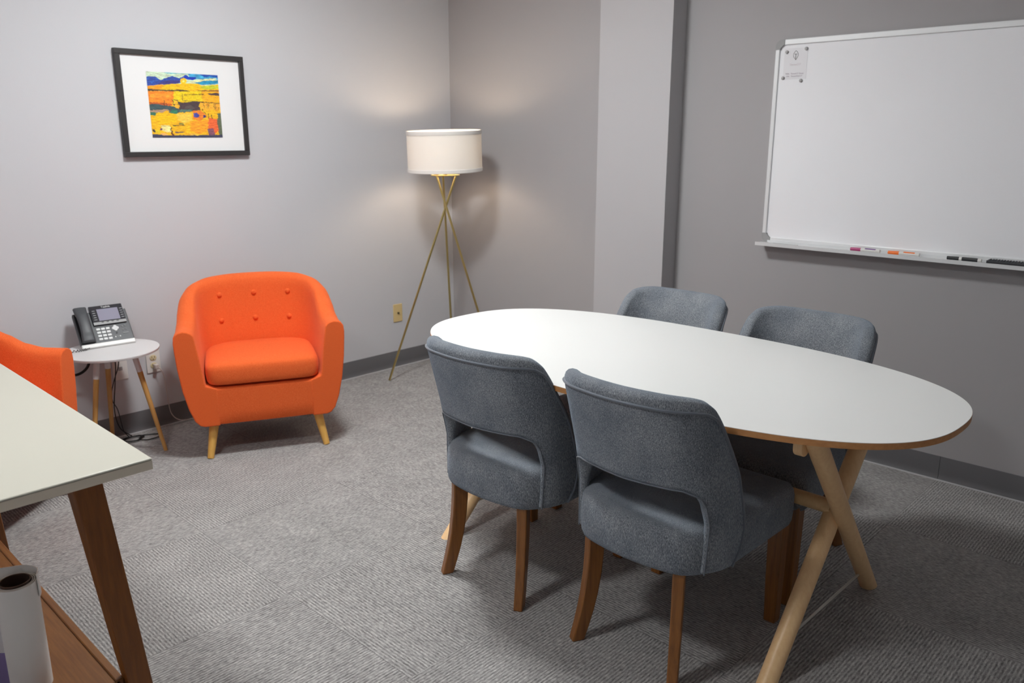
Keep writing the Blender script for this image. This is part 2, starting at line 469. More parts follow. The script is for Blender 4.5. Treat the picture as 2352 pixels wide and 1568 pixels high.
def paint_col(x, y):
    n1 = noise.noise(Vector((x*.006, y*.03, 1.))); n2 = noise.noise(Vector((x*.02, y*.06, 5.)))
    X = x + n1*34 + n2*12; Y = y + n2*9 + n1*7
    col = (230, 200, 120)
    for (P, c), b in zip(PAINT, BOX):
        if b[0] <= X <= b[1] and b[2] <= Y <= b[3] and poly_in(X, Y, P): col = c
    d = math.hypot(x-866, y-312)
    if d < 62 + n2*14: col = (252, 204, 34)
    if d < 26: col = (255, 236, 110)
    s = noise.noise(Vector((x*.010, y*.055, 9.)))*.55 + noise.noise(Vector((x*.035, y*.12, 3.)))*.45
    warm = col[0] > 225 and col[2] < 110
    k = 1 + s*(.22 if warm else .34)
    r, g, b_ = [v*k for v in col]
    if warm: g += s*34; r = max(r, 232); b_ += max(0, s)*30
    elif col[2] > 140: g += max(0, s)*70; b_ += s*20
    return [min(255, max(10, v)) for v in (r, g, b_)]

def art():
    # corner points of the print measured on the picture wall
    x0, x1, z0, z1 = ART
    nu, nv = 190, 176
    verts = []; cols = []
    for j in range(nv+1):
        for i in range(nu+1):
            u, v = i/nu, j/nv       # v from top
            cx = (130+115*v)*(1-u) + (1585+80*v)*u
            cy = (115*(1-u)+205*u)*(1-v) + 1443*v
            verts.append((x0+(x1-x0)*u, -.0152, z1+(z0-z1)*v)); cols.append(paint_col(cx, cy))
    faces = [(j*(nu+1)+i, j*(nu+1)+i+1, (j+1)*(nu+1)+i+1, (j+1)*(nu+1)+i) for j in range(nv) for i in range(nu)]
    # thin backing so the print has thickness
    n = len(verts)
    for x, z in ((x0, z1), (x1, z1), (x1, z0), (x0, z0)): verts.append((x, -.0142, z)); cols.append([230, 225, 215])
    faces.append((n, n+3, n+2, n+1))
    me = bpy.data.meshes.new('print'); me.from_pydata(verts, [], faces)
    ca = me.color_attributes.new('Col', 'FLOAT_COLOR', 'POINT')
    for i, c in enumerate(cols): ca.data[i].color = (*lin(c), 1)
    N = mat('painted print', (255, 255, 255), .5, Coat_Weight=.3, Coat_Roughness=.1)
    at = N.node('ShaderNodeAttribute', attribute_name='Col'); N.link(at.outputs['Color'], N.b.inputs['Base Color'])
    me.materials.append(N.m)
    o = bpy.data.objects.new('print', me); link(o, t); o['label'] = 'blue and orange sunset print with a dark boat'
ART = (-.1770, .1770, .0885, .3890)
art()

# ---------------------------------------------------------------- whiteboard
WY0, WY1, WZ0, WZ1 = -2.1985, -4.03, .947, 1.846
t = thing('whiteboard', 'large wall whiteboard with aluminium frame and pen tray', 'whiteboard', (0, (WY0+WY1)/2, WZ0))
hl, hh = (WY0-WY1)/2, WZ1-WZ0
obj('writing_surface', box(-.012, -.001, -hl+.015, hl-.015, .015, hh-.015), M['board'], t)
f = .024
bm = B()
add_box(bm, -.019, -.001, -hl+.04, hl-.04, hh-f, hh); add_box(bm, -.019, -.001, -hl+.04, hl-.04, 0, f)
add_box(bm, -.019, -.001, -hl, -hl+f-.004, .04, hh-.04); add_box(bm, -.019, -.001, hl-f+.004, hl, .04, hh-.04)
obj('frame', bm, M['alu'], t, bevel=.003)
for sy in (1, -1):
    for top in (1, 0):
        # rounded L shaped corner cap
        bm = B(); r = .03; pts = []
        cy, cz = hl-r, hh-r
        for k in range(9):
            a = PI/2*k/8; pts.append((cy+r*math.cos(a), cz+r*math.sin(a)))
        pts += [(hl-.042, hh), (hl-.042, hh-f), (hl-f-.012, hh-f), (hl-f, hh-f-.012), (hl-f, hh-.042), (hl, hh-.042)]
        P = [(y*sy, z if top else hh-z) for y, z in pts]
        lo = [bm.verts.new((-.001, y, z)) for y, z in P]; hi = [bm.verts.new((-.021, y, z)) for y, z in P]
        n = len(P)
        for k in range(n): bm.faces.new((lo[k], lo[(k+1) % n], hi[(k+1) % n], hi[k]))
        bm.faces.new(lo); bm.faces.new(hi)
        obj('corner_cap', bm, M['cap_grey'], t)
bm = B()
TX = .072
add_box(bm, -TX, -.019, -hl-.004, hl+.004, -.004, -.0005)
add_box(bm, -TX-.003, -TX, -hl-.004, hl+.004, -.012, .004)
add_box(bm, -.022, -.019, -hl+.03, hl-.03, -.004, .01)
obj('pen_tray', bm, M['alu_tray'], t)
TZ = WZ0-.0005

def marker(y0, L, cap_m, stripe_m, label, group='dry erase markers on the whiteboard tray', body=None):
    t = thing('marker', label, 'marker', (-.05, y0, TZ+.0085), 0, group)
    r = .0085
    def cyl(a, b, r1, r2=None, seg=20):
        r2 = r2 or r1
        return tube([(0, -a, 0), (0, -b, 0)], [r1, r2], seg)
    obj('cap', cyl(0, .36*L, r*.8, r*.98), cap_m, t, smooth=True)
    obj('collar', cyl(.36*L, .44*L, r), M['white_plastic'], t, smooth=True)
    obj('barrel', cyl(.44*L, .96*L, r*.95), body or M['white_plastic'], t, smooth=True)
    bm = B()
    for k in range(8):   # printed stripe wraps part of barrel
        a0, a1 = [PI*(.18+.6*q/8) for q in (k, k+1)]
        rr = r*.95+.0003
        v = [bm.verts.new((-rr*math.cos(a), -y, rr*math.sin(a))) for a, y in ((a0, .5*L), (a1, .5*L), (a1, .86*L), (a0, .86*L))]
        bm.faces.new(v)
    obj('printed_stripe', bm, stripe_m, t)
    obj('end_plug', cyl(.9*L, L, r, r*.92), M['white_plastic'], t, smooth=True)
marker(-2.632, .125, M['pink'], M['purple'], 'white marker with magenta cap, leftmost on the tray')
marker(-2.790, .125, M['orange_p'], M['orange_p'], 'white marker with orange cap on the tray')
marker(-3.020, .125, M['black_p'], M['ink'], 'black capped marker beside the ribbed eraser', body=M['black_p'])
t = thing('whiteboard_eraser', 'black whiteboard eraser with ribbed top on the tray', 'eraser', (-.046, -3.235, TZ))
obj('felt_pad', box(-.018, .018, -.07, .07, 0, .008), M['black_p'], t)
bm = B(); add_box(bm, -.018, .018, -.07, .07, .008, .014)
for k in range(14): add_box(bm, -.016, .016, .064-k*.0098-.005, .064-k*.0098, .014, .018)
obj('ribbed_grip', bm, M['phone_dark'], t)
t = thing('grey_strip', 'thin grey strip lying at left end of the tray', 'strip', (-.05, -2.33, TZ))  # just a flat grey strip, no particular object
obj('strip', box(-.012, .012, -.06, .06, 0, .002), M['cap_grey'], t, bevel=.0005)

for (y, z, lb) in ((-2.251, 1.792, 'round grey magnet at upper left corner of the paper notice'), (-2.340, 1.801, 'round grey magnet at upper right of the paper notice'),
                   (-2.241, 1.682, 'round grey magnet below left corner of the paper notice'), (-2.326, 1.668, 'round grey magnet below right corner of the paper notice')):
    bm = lathe([(.0075, 0), (.0075, .004), (.006, .0065), (.0035, .0075)], 24)
    bmesh.ops.transform(bm, matrix=Matrix.Translation((-.0122, y, z)) @ Matrix.Rotation(R(-90), 4, 'Y'), verts=bm.verts[:])
    o = obj('magnet', bm, M['magnet'], smooth=True); tag(o, lb, 'magnet', 'magnets around the paper notice')
# paper notice
t = thing('paper_notice', 'small white paper notice with leaf emblem on the whiteboard', 'notice', (-.0122, -2.293, 1.741), 0)
tilt = Matrix.Rotation(R(0), 4, 'X')
obj('sheet', box(-.0006, 0, -.054, .054, -.066, .066), M['paper'], t)
def leaf_curve(side, gap=0):
    P = []
    for k in range(25):
        s = k/24
        w = .0108*math.sin(PI*s**.86)**1.0
        P.append((0, -side*w, .0205-.039*s))
    return P
bm = B()
add_tube(bm, [(0, y, z) for _, y, z in leaf_curve(1)], .0007, 6)
add_tube(bm, [(0, y, z) for _, y, z in leaf_curve(-1)][:22], .0007, 6)
add_box(bm, -.0005, .0005, -.006, .006, .0055, .0072)
add_box(bm, -.0005, .0005, -.0009, .0009, -.0185, .0065)
bmesh.ops.transform(bm, matrix=Matrix.Translation((-.0012, 0, .034)), verts=bm.verts[:])
obj('leaf_emblem', bm, M['ink'], t)
TM = lambda y, z: Matrix.Translation((-.001, y, z)) @ Matrix(((0, 0, -1, 0), (-1, 0, 0, 0), (0, 1, 0, 0), (0, 0, 0, 1)))
text('heading', 'ThriveOT', .013, M['ink_pale'], t, TM(0, -.004))
text('text_line', 'WiFi:  ThriveOT Guest', .0088, M['ink_faint'], t, TM(0, -.042))
text('text_line', 'PW:  ThriveWithOT', .0088, M['ink_faint'], t, TM(0, -.053))

# ---------------------------------------------------------------- wall plates
def plate(name, label, cat, x, z, m, duplex=False, coax=False):
    t = thing(name, label, cat, (x, 0, z))
    obj('cover_plate', box(-.035, .035, -.006, -.0005, -.057, .057), m, t, bevel=.003)
    if duplex:
        for s in (1, -1):
            bm = lathe([(.0165, 0), (.0165, .0025), (.0155, .003)], 28)
            bmesh.ops.transform(bm, matrix=Matrix.Translation((0, -.006, s*.0195)) @ Matrix.Rotation(R(90), 4, 'X') @ Matrix.Diagonal((1, .86, 1, 1)), verts=bm.verts[:])
            o = obj('socket', bm, M['socket'], t, smooth=True)
            bm = B()
            add_box(bm, -.0075, -.005, -.0094, -.0088, s*.0195, s*.0195+.009)
            add_box(bm, .005, .0075, -.0094, -.0088, s*.0195, s*.0195+.008)
            add_box(bm, -.0022, .0022, -.0094, -.0088, s*.0195-.0095, s*.0195-.005)
            obj('slots', bm, M['slot'], o)
    if coax:
        bm = lathe([(.0055, 0), (.0055, .008), (.002, .008)], 16)
        bmesh.ops.transform(bm, matrix=Matrix.Translation((0, -.006, 0)) @ Matrix.Rotation(R(90), 4, 'X'), verts=bm.verts[:])
        obj('coaxial_jack', bm, M['steel'] if not coax else M['slot'], t, smooth=True)
        for s in (1, -1):
            bm = lathe([(.003, 0), (.003, .001)], 12)
            bmesh.ops.transform(bm, matrix=Matrix.Translation((0, -.006, s*.043)) @ Matrix.Rotation(R(90), 4, 'X'), verts=bm.verts[:])
            obj('screw', bm, M['ivory'], t, smooth=True)
    return t
plate('wall_outlet', 'white duplex wall outlet beside the orange armchair', 'outlet', -2.0305, .341, M['white_plastic'], duplex=True)
t = plate('wall_plate', 'white data wall plate behind the side table legs', 'wall plate', -2.192, .337, M['white_plastic'])
obj('data_jack', box(-.010, .010, -.009, -.006, -.009, .009), M['cap_grey'], t, bevel=.001)
plate('cable_outlet', 'ivory cable wall plate left of the floor lamp', 'wall plate', -.4815, .347, M['ivory'], coax=True)

# ---------------------------------------------------------------- floor lamp
LX, LY = -.425, -.417
t = thing('floor_lamp', 'lit brass tripod floor lamp with white drum shade in the corner', 'floor lamp', (LX, LY, 0))
RS, ZB, ZT = .214, 1.235, 1.463
def drum(r0, r1, z0, z1, th=.0018, seg=72):
    return [(r0, z0), (r1, z1), (r1-th, z1), (r0-th, z0)]
def ring_lathe(prof, seg=72):
    bm = B(); rings = []
    for r, z in prof: rings.append([bm.verts.new((r*math.cos(2*PI*k/seg), r*math.sin(2*PI*k/seg), z)) for k in range(seg)])
    n = len(rings)
    for i in range(n):
        A, D = rings[i], rings[(i+1) % n]
        for k in range(seg): bm.faces.new((A[k], A[(k+1) % seg], D[(k+1) % seg], D[k]))
    return bm
sh = obj('lamp_shade', ring_lathe(drum(RS, RS-.001, ZB+.004, ZT-.004)), M['shade'], t, smooth=True)
SHM = Matrix.Translation((0, 0, 1.30)) @ Matrix.Rotation(R(-1.0), 4, Vector((.72, .69, 0))) @ Matrix.Rotation(R(2.0), 4, Vector((.69, -.72, 0))) @ Matrix.Translation((0, 0, -1.30))
sh.data.transform(SHM)
ttr = obj('top_trim', ring_lathe([(RS+.0005, ZT-.022), (RS+.0015, ZT-.020), (RS+.0015, ZT), (RS-.004, ZT), (RS-.004, ZT-.02)]), M['shade_trim'], sh, smooth=True)
btr = obj('bottom_trim', ring_lathe([(RS+.0005, ZB), (RS+.0022, ZB+.001), (RS+.0022, ZB+.019), (RS+.0005, ZB+.021), (RS-.003, ZB+.018), (RS-.003, ZB)]), M['shade_trim'], sh, smooth=True)
ttr.data.transform(SHM); btr.data.transform(SHM)
ZR = 1.213
obj('ring_plate', ring_lathe([(.083, ZR-.003), (.084, ZR), (.083, ZR+.003), (.072, ZR+.003), (.072, ZR-.003)], 56), M['brass'], t, smooth=True)
bm = B()
for k in range(3):
    a = R(-41+120*k); add_tube(bm, [(0, 0, ZR), (.077*math.cos(a), .077*math.sin(a), ZR)], .004, 8)
add_lathe(bm, [(.012, ZR-.006), (.012, ZR+.01), (.008, ZR+.012), (.008, 1.30)], 20)
obj('stem', bm, M['brass'], t, smooth=True)
bm = B()
for k in range(3):
    a = R(20+120*k); add_tube(bm, [(0, 0, ZT-.03), (.212*math.cos(a), .212*math.sin(a), ZT-.012)], .0016, 6)
add_tube(bm, [(0, 0, 1.30), (0, 0, ZT-.028)], .002, 6)
bmesh.ops.transform(bm, matrix=SHM, verts=bm.verts[:]); obj('shade_spider', bm, M['brass'], t)
bm = lathe([(.013, 1.30), (.014, 1.315), (.028, 1.35), (.031, 1.372), (.027, 1.393), (.012, 1.407), (.002, 1.41)], 28)
obj('bulb', bm, M['bulb'], t, smooth=True)
for k, (fa, ta) in enumerate(((148, -60), (284, 180), (44, 60))):
    fo = Vector((.366*math.cos(R(fa)), .366*math.sin(R(fa)), .004)); to = Vector((.064*math.cos(R(ta)), .064*math.sin(R(ta)), ZR-.003))
    obj('leg', tube([fo, fo.lerp(to, .5), to], .0065, 14), M['brass'], t, smooth=True)

# ---------------------------------------------------------------- oval table
TXc, TYc, TPH = -1.4365, -2.5697, R(-91.09)
t = thing('oval_table', 'large oval white table on crossed beech trestle legs', 'table', (TXc, TYc, 0), TPH)
def oval(L, W, n, m=128):
    P = []
    for k in range(m):
        a = 2*PI*k/m; c, s = math.cos(a), math.sin(a)
        P.append((L/2*math.copysign(abs(c)**(2/n), c), W/2*math.copysign(abs(s)**(2/n), s)))
    return P
TLn, TWd, TN = 1.847, .931, 2.523
def slab(bm, P, z0, z1):
    lo = [bm.verts.new((x, y, z0)) for x, y in P]; hi = [bm.verts.new((x, y, z1)) for x, y in P]
    n = len(P)
    for k in range(n): bm.faces.new((lo[k], lo[(k+1) % n], hi[(k+1) % n], hi[k]))
    bm.faces.new(lo[::-1]); bm.faces.new(hi); return bm
obj('tabletop', slab(B(), oval(TLn-.001, TWd-.001, TN, 200), .7285, .730), M['laminate'], t)
obj('edge_band', slab(B(), oval(TLn, TWd, TN, 200), .713, .7286), M['edge_ply'], t)
def T2(x, y, z):      # world -> table local
    v = Vector((x-TXc, y-TYc, 0)); c, s = math.cos(-TPH), math.sin(-TPH)
    return Vector((v.x*c-v.y*s, v.x*s+v.y*c, z))
def rod(p, q, r, seg=24): return tube([p, q], r, seg)
yc = {1: -3.205, -1: -1.935}
for s in (1, -1):     # s=1: near trestle (right of photo)
    ys = yc[s]; o_ = -.014*s
    A0, A1 = T2(-1.075, -3.195, .0), T2(-1.757, -3.250, .712)
    B0, B1 = T2(-1.780, -3.190, .0), T2(-1.115, -3.185, .712)
    if s < 0: A0, A1, B0, B1 = T2(-1.085, ys+o_, 0), T2(-1.80, ys+o_*2., .712), T2(-1.80, ys-o_, 0), T2(-1.085, ys-o_*2, .712)
    for P, Q in ((A0, A1), (B0, B1)):
        # cut flat on the floor: extend then clip
        d = (Q-P).normalized(); bm = tube([P-d*.03, Q+d*.02], .026, 28)
        bmesh.ops.bisect_plane(bm, geom=bm.verts[:]+bm.edges[:]+bm.faces[:], plane_co=(0, 0, .0005), plane_no=(0, 0, -1), clear_outer=True)
        bmesh.ops.bisect_plane(bm, geom=bm.verts[:]+bm.edges[:]+bm.faces[:], plane_co=(0, 0, .7125), plane_no=(0, 0, 1), clear_outer=True)
        bmesh.ops.holes_fill(bm, edges=bm.edges[:])
        obj('leg', bm, M['beech'], t, smooth=True)
    def along(P, Q, k): return P.lerp(Q, k)
    a, b = along(A0, A1, .12), along(B0, B1, .12)
    d = (b-a).normalized()
    up = Vector((0, 0, .006))
    obj('stay_rod', tube([a+d*.022, a+d*.035+up, b-d*.035+up, b-d*.022], .0042, 8), M['steel'], t, smooth=True)
    # rounded wooden block and batten beneath the top
    bx = A1 + (T2(0, 0, 0)-T2(.02, 0, 0))
    bm = B(); P = [(-.03, 0), (.03, 0)] + [(.03*math.cos(-PI*k/12), -.018+.03*math.sin(-PI*k/12)) for k in range(13)][::1]
    P = [(-.024, 0), (.024, 0)] + [(.024*math.cos(PI*k/12), -.026-.024*math.sin(PI*k/12)) for k in range(13)]
    lo = [bm.verts.new((-.012, x, z)) for x, z in P]; hi = [bm.verts.new((.012, x, z)) for x, z in P]; n = len(P)
    for k in range(n): bm.faces.new((lo[k], lo[(k+1) % n], hi[(k+1) % n], hi[k]))
    bm.faces.new(lo[::-1]); bm.faces.new(hi)
    c0 = T2(-1.758, -3.218, .7125) if s > 0 else T2(-1.72, ys-.04, .7125)
    bmesh.ops.transform(bm, matrix=Matrix.Translation(c0), verts=bm.verts[:])
    obj('fixing_block', bm, M['beech'], t, bevel=.002)
    bm = B(); c1, c2 = T2(-1.78, ys, .704), T2(-1.10, ys, .704)
    add_tube(bm, [c1, c2], .008, 8)
    obj('batten', bm, M['beech_x'], t)
obj('stretcher', rod(T2(-1.430, -3.185, .398), T2(-1.430, yc[-1]-.012, .398), .022), M['beech_x'], t, smooth=True)
obj('brace_wire', rod(T2(-1.80, -3.13, .706), T2(-1.10, -2.02, .706), .0022, 8), M['steel'], t)

# ---------------------------------------------------------------- dining chairs
def backcurve():
    """plan curve by arc length: list of (u, x, y, theta), x forward"""
    out = [(0, 0, 0, 0)]; x = y = th = 0; ds = .005; u = 0
    while u < .42:
        k = 1/.62 if u < .13 else ((1.42-.21)/.17 if u < .30 else .25)
        th += k*ds; x += math.sin(th)*ds; y += math.cos(th)*ds; u += ds
        out.append((u, x, y, th))
    return out
BC = backcurve()
def bcurve(u):
    a = abs(u)/.005; i = min(int(a), len(BC)-2); f = a-i
    p, q = BC[i], BC[i+1]
    x, y, th = [p[j]+(q[j]-p[j])*f for j in (1, 2, 3)]
    return x, math.copysign(y, u), math.copysign(th, u)
OUT = [(.000, .318, .332), (.08, .345, .37), (.16, .358, .42), (.26, .350, .50), (.37, .334, .60), (.48, .310, .675), (.57, .290, .730), (.63, .274, .764), (.69, .248, .785), (.76, .205, .792), (.87, .110, .793), (1.0, 0, .792)]
INN = [(.000, .216, .332), (.20, .220, .42), (.38, .222, .47), (.50, .216, .52), (.60, .200, .550), (.70, .165, .562), (.82, .10, .561), (1.0, 0, .558)]
def lerp_tab(T, q):
    for a, b in zip(T, T[1:]):
        if q <= b[0]: f = (q-a[0])/(b[0]-a[0]); return a[1]+(b[1]-a[1])*f, a[2]+(b[2]-a[2])*f
    return T[-1][1:]
def back_pt(u, z, t):
    x, y, th = bcurve(u)
    lean = -.175*max(0, z-.47) - .10*max(0, z-.60)
    # pinch: sides draw in slightly lower down
    y *= 1 + .05*max(0, z-.5) - .05*max(0, .45-z)
    X = -.286 + x + lean
    nx, ny = math.cos(th), -math.sin(th)
    return Vector((X + nx*t, y + ny*t, z))
def make_backrest(parent):
    nq, nr = 36, 10
    bm = B(); O = []; I = []; MM = []
    qs = [(-1, k/nq) for k in range(nq)] + [(1, 1-k/nq) for k in range(nq+1)]
    for s, q in qs:
        o = lerp_tab(OUT, q); i = lerp_tab(INN, q); ro = []; ri = []
        band = interp([(0, .024), (.35, .027), (.55, .060), (1, .070)], q)
        for r in range(nr+1):
            f = r/nr; u = s*(o[0]+(i[0]-o[0])*f); z = o[1]+(i[1]-o[1])*f
            puff = .80+.20*math.sin(PI*min(1, max(0, f*1.0)))**.6
            ro.append(bm.verts.new(back_pt(u, z, 0)))
            ri.append(bm.verts.new(back_pt(u, z, band*puff)))
        rise = interp([(0, .002), (.2, .012), (.5, .027), (.66, .035), (.8, .040), (1, .040)], q)
        dz, du = (1, 0) if q > .8 else ((.95, .25) if q > .68 else ((.75, .5) if q > .6 else (.2, .8)))
        Mr = [bm.verts.new(back_pt(s*(o[0]+du*rise*h), o[1]+dz*rise*h, band*g)) for h, g in ((.72, .10), (1, .42), (.72, .80))]
        O.append(ro); I.append(ri); MM.append(Mr)
    n = len(O)
    for k in range(n-1):
        for r in range(nr):
            bm.faces.new((O[k][r], O[k][r+1], O[k+1][r+1], O[k+1][r]))
            bm.faces.new((I[k][r], I[k+1][r], I[k+1][r+1], I[k][r+1]))
        ca, cb = [O[k][0]]+MM[k]+[I[k][0]], [O[k+1][0]]+MM[k+1]+[I[k+1][0]]
        for h in range(4): bm.faces.new((ca[h], cb[h], cb[h+1], ca[h+1]))
        bm.faces.new((O[k][nr], I[k][nr], I[k+1][nr], O[k+1][nr]))
    for e in (0, n-1):
        for r in range(nr): bm.faces.new((O[e][r], I[e][r], I[e][r+1], O[e][r+1]))
        bm.faces.new([O[e][0]]+MM[e]+[I[e][0]])
    b = obj('backrest', bm, M['blue'], parent, subsurf=1)
    bm = B()
    add_tube(bm, [back_pt(s*lerp_tab(OUT, q)[0], lerp_tab(OUT, q)[1]+.002, -.0005) for s, q in qs], .0038, 8)
    add_tube(bm, [back_pt(s*(lerp_tab(INN, q)[0]+.009*(q < .6)), lerp_tab(INN, q)[1]+.009*min(1, max(0, (q-.4)*4)), -.0005) for s, q in qs], .0022, 8)
    obj('piping', bm, M['blue_pipe'], b, smooth=True)
def seat_outline(m=22):
    P = []
    xf, hw = .234, .240
    rc = .026
    for k in range(6): P.append((xf+.001*(1-(k/6)**2), (hw-rc)*k/6))
    for k in range(7):
        a = PI/2*k/6; P.append((xf-rc+rc*math.cos(a), hw-rc+rc*math.sin(a)))
    q = back_pt(.335, .40, .008)
    for k in range(1, 8): P.append((xf-rc+(q.x-xf+rc)*k/8, hw+(q.y-hw)*k/8))
    for k in range(m+1):
        p = back_pt(.335*(1-k/m), .40, .008 - .011*min(1, max(0, (k/m-.33)*6)))
        P.append((p.x, p.y if k < m else 0))
    return P + [(x, -y) for x, y in P[::-1] if y > 1e-6]
def cushion(outline, prof, center, crown):
    """prof: list of (scale, z)"""
    bm = B(); cx, cy = center; rings = []
    for s, z in prof: rings.append([bm.verts.new((cx+(x-cx)*s, cy+(y-cy)*s, z)) for x, y in outline])
    n = len(outline)
    for A, D in zip(rings, rings[1:]):
        for k in range(n): bm.faces.new((A[k], A[(k+1) % n], D[(k+1) % n], D[k]))
    bm.faces.new(rings[0][::-1])
    c = bm.verts.new((cx, cy, crown))
    for k in range(n): bm.faces.new((rings[-1][k], rings[-1][(k+1) % n], c))
    return bm
def add_leg(bm, path, wx, wy):
    """rectangular section sweep; path of (x,y,z), widths per point"""
    rings = []
    for (x, y, z), a, b in zip(path, wx, wy):
        rings.append([bm.verts.new((x+dx*a/2, y+dy*b/2, z)) for dx, dy in ((-1, -1), (1, -1), (1, 1), (-1, 1))])
    for A, D in zip(rings, rings[1:]):
        for k in range(4): bm.faces.new((A[k], A[(k+1) % 4], D[(k+1) % 4], D[k]))
    bm.faces.new(rings[0]); bm.faces.new(rings[-1][::-1])
    return bm
def make_chair(label):
    t = thing('dining_chair', label, 'chair', group='blue grey dining chairs at the oval table')
    prof = [(.94, .322), (.975, .327), (.995, .342), (1.003, .372), (1, .418), (.990, .436), (.96, .450), (.89, .457), (.7, .465), (.45, .470), (.2, .472)]
    obj('seat', cushion(seat_outline(), prof, (-.01, 0), .4735), M['blue'], t, smooth=True, angle=60)
    make_backrest(t)
    for s in (1, -1):
        zs = [.355, .27, .21, .15, .10, .05, 0]
        ds = [.0, .003, .008, .017, .028, .042, .058]
        ws = [.050, .049, .048, .046, .044, .041, .038]
        bm = B(); rings = []
        d = Vector((-.891, s*.454, 0)); e = Vector((-d.y, d.x, 0))
        for k, (z, q, wd) in enumerate(zip(zs, ds, ws)):
            c = Vector((-.230, s*.140, z)) + d*q*.9
            tk = .033-.004*k/6
            rings.append([bm.verts.new(c + d*a*wd/2 + e*b*tk/2) for a, b in ((-1, -1), (1, -1), (1, 1), (-1, 1))])
        for A, D in zip(rings, rings[1:]):
            for k in range(4): bm.faces.new((A[k], A[(k+1) % 4], D[(k+1) % 4], D[k]))
        bm.faces.new(rings[0]); bm.faces.new(rings[-1][::-1])
        obj('leg', bm, M['walnut'], t, bevel=.0035)
        obj('leg', add_leg(B(), [(.205, s*.205, .35), (.206, s*.205, .15), (.208, s*.205, 0)], [.046, .042, .036], [.046, .042, .036]), M['walnut'], t, bevel=.0035)
    return t
def dup(root, label=None):
    r = root.copy(); C.objects.link(r)
    if label: r['label'] = label
    for ch in list(root.children):
        c = ch.copy(); C.objects.link(c); c.parent = r
        for g in list(ch.children):
            d = g.copy(); C.objects.link(d); d.parent = c
    return r
c0 = make_chair('blue grey dining chair, nearest in front, at the right end of the oval table')
CH = [(-1.690, -2.852, 0, None),
      (-1.698, -2.289, 1.5, 'blue grey dining chair in front of the table, left of the nearest chair'),
      (-1.140, -2.280, 180, 'blue grey dining chair behind the table, in front of the wall pillar'),
      (-1.155, -2.842, 180, 'blue grey dining chair behind the table, below the whiteboard')]
for i, (x, y, a, lb) in enumerate(CH):
    o = c0 if i == 0 else dup(c0, lb)
    o.location = (x, y, 0); o.rotation_euler = (0, 0, R(a))

# ---------------------------------------------------------------- orange armchairs (local: x right, y back, z up)
def arm_path(n=64, hw=.372, v0=.17, dep=.43, e=2.4):
    """outer plan at arm top, from right front around the back to left front: (x, y, nx, ny, s) s in 0..1"""
    P = []
    pts = []
    for k in range(15): pts.append((hw, v0*k/14))
    for k in range(1, 50):
        a = PI*k/50; c, s = math.cos(a), math.sin(a)
        pts.append((hw*math.copysign(abs(c)**(2/e), c), v0+dep*abs(s)**(2/e)))
    for k in range(15): pts.append((-hw, v0*(1-k/14)))
    # resample by arc length
    L = [0]
    for a, b in zip(pts, pts[1:]): L.append(L[-1]+math.hypot(b[0]-a[0], b[1]-a[1]))
    out = []
    for k in range(n+1):
        d = L[-1]*k/n; j = 0
        while j < len(L)-2 and L[j+1] < d: j += 1
        f = (d-L[j])/max(1e-9, L[j+1]-L[j]); p, q = pts[j], pts[j+1]
        out.append((p[0]+(q[0]-p[0])*f, p[1]+(q[1]-p[1])*f))
    out = [(x*(1-.035*min(1, max(0, y)/.2)), y) for x, y in out]
    for k, (x, y) in enumerate(out):
        a = out[max(0, k-1)]; b = out[min(n, k+1)]
        tx, ty = b[0]-a[0], b[1]-a[1]; l = math.hypot(tx, ty); tx /= l; ty /= l
        P.append((x, y, -ty, tx, k/n))   # inward normal
    return P
def arm_top(y):
    return interp([(0, .600), (.10, .603), (.17, .620), (.25, .660), (.34, .708), (.45, .742), (.54, .757), (.60, .762)], y)
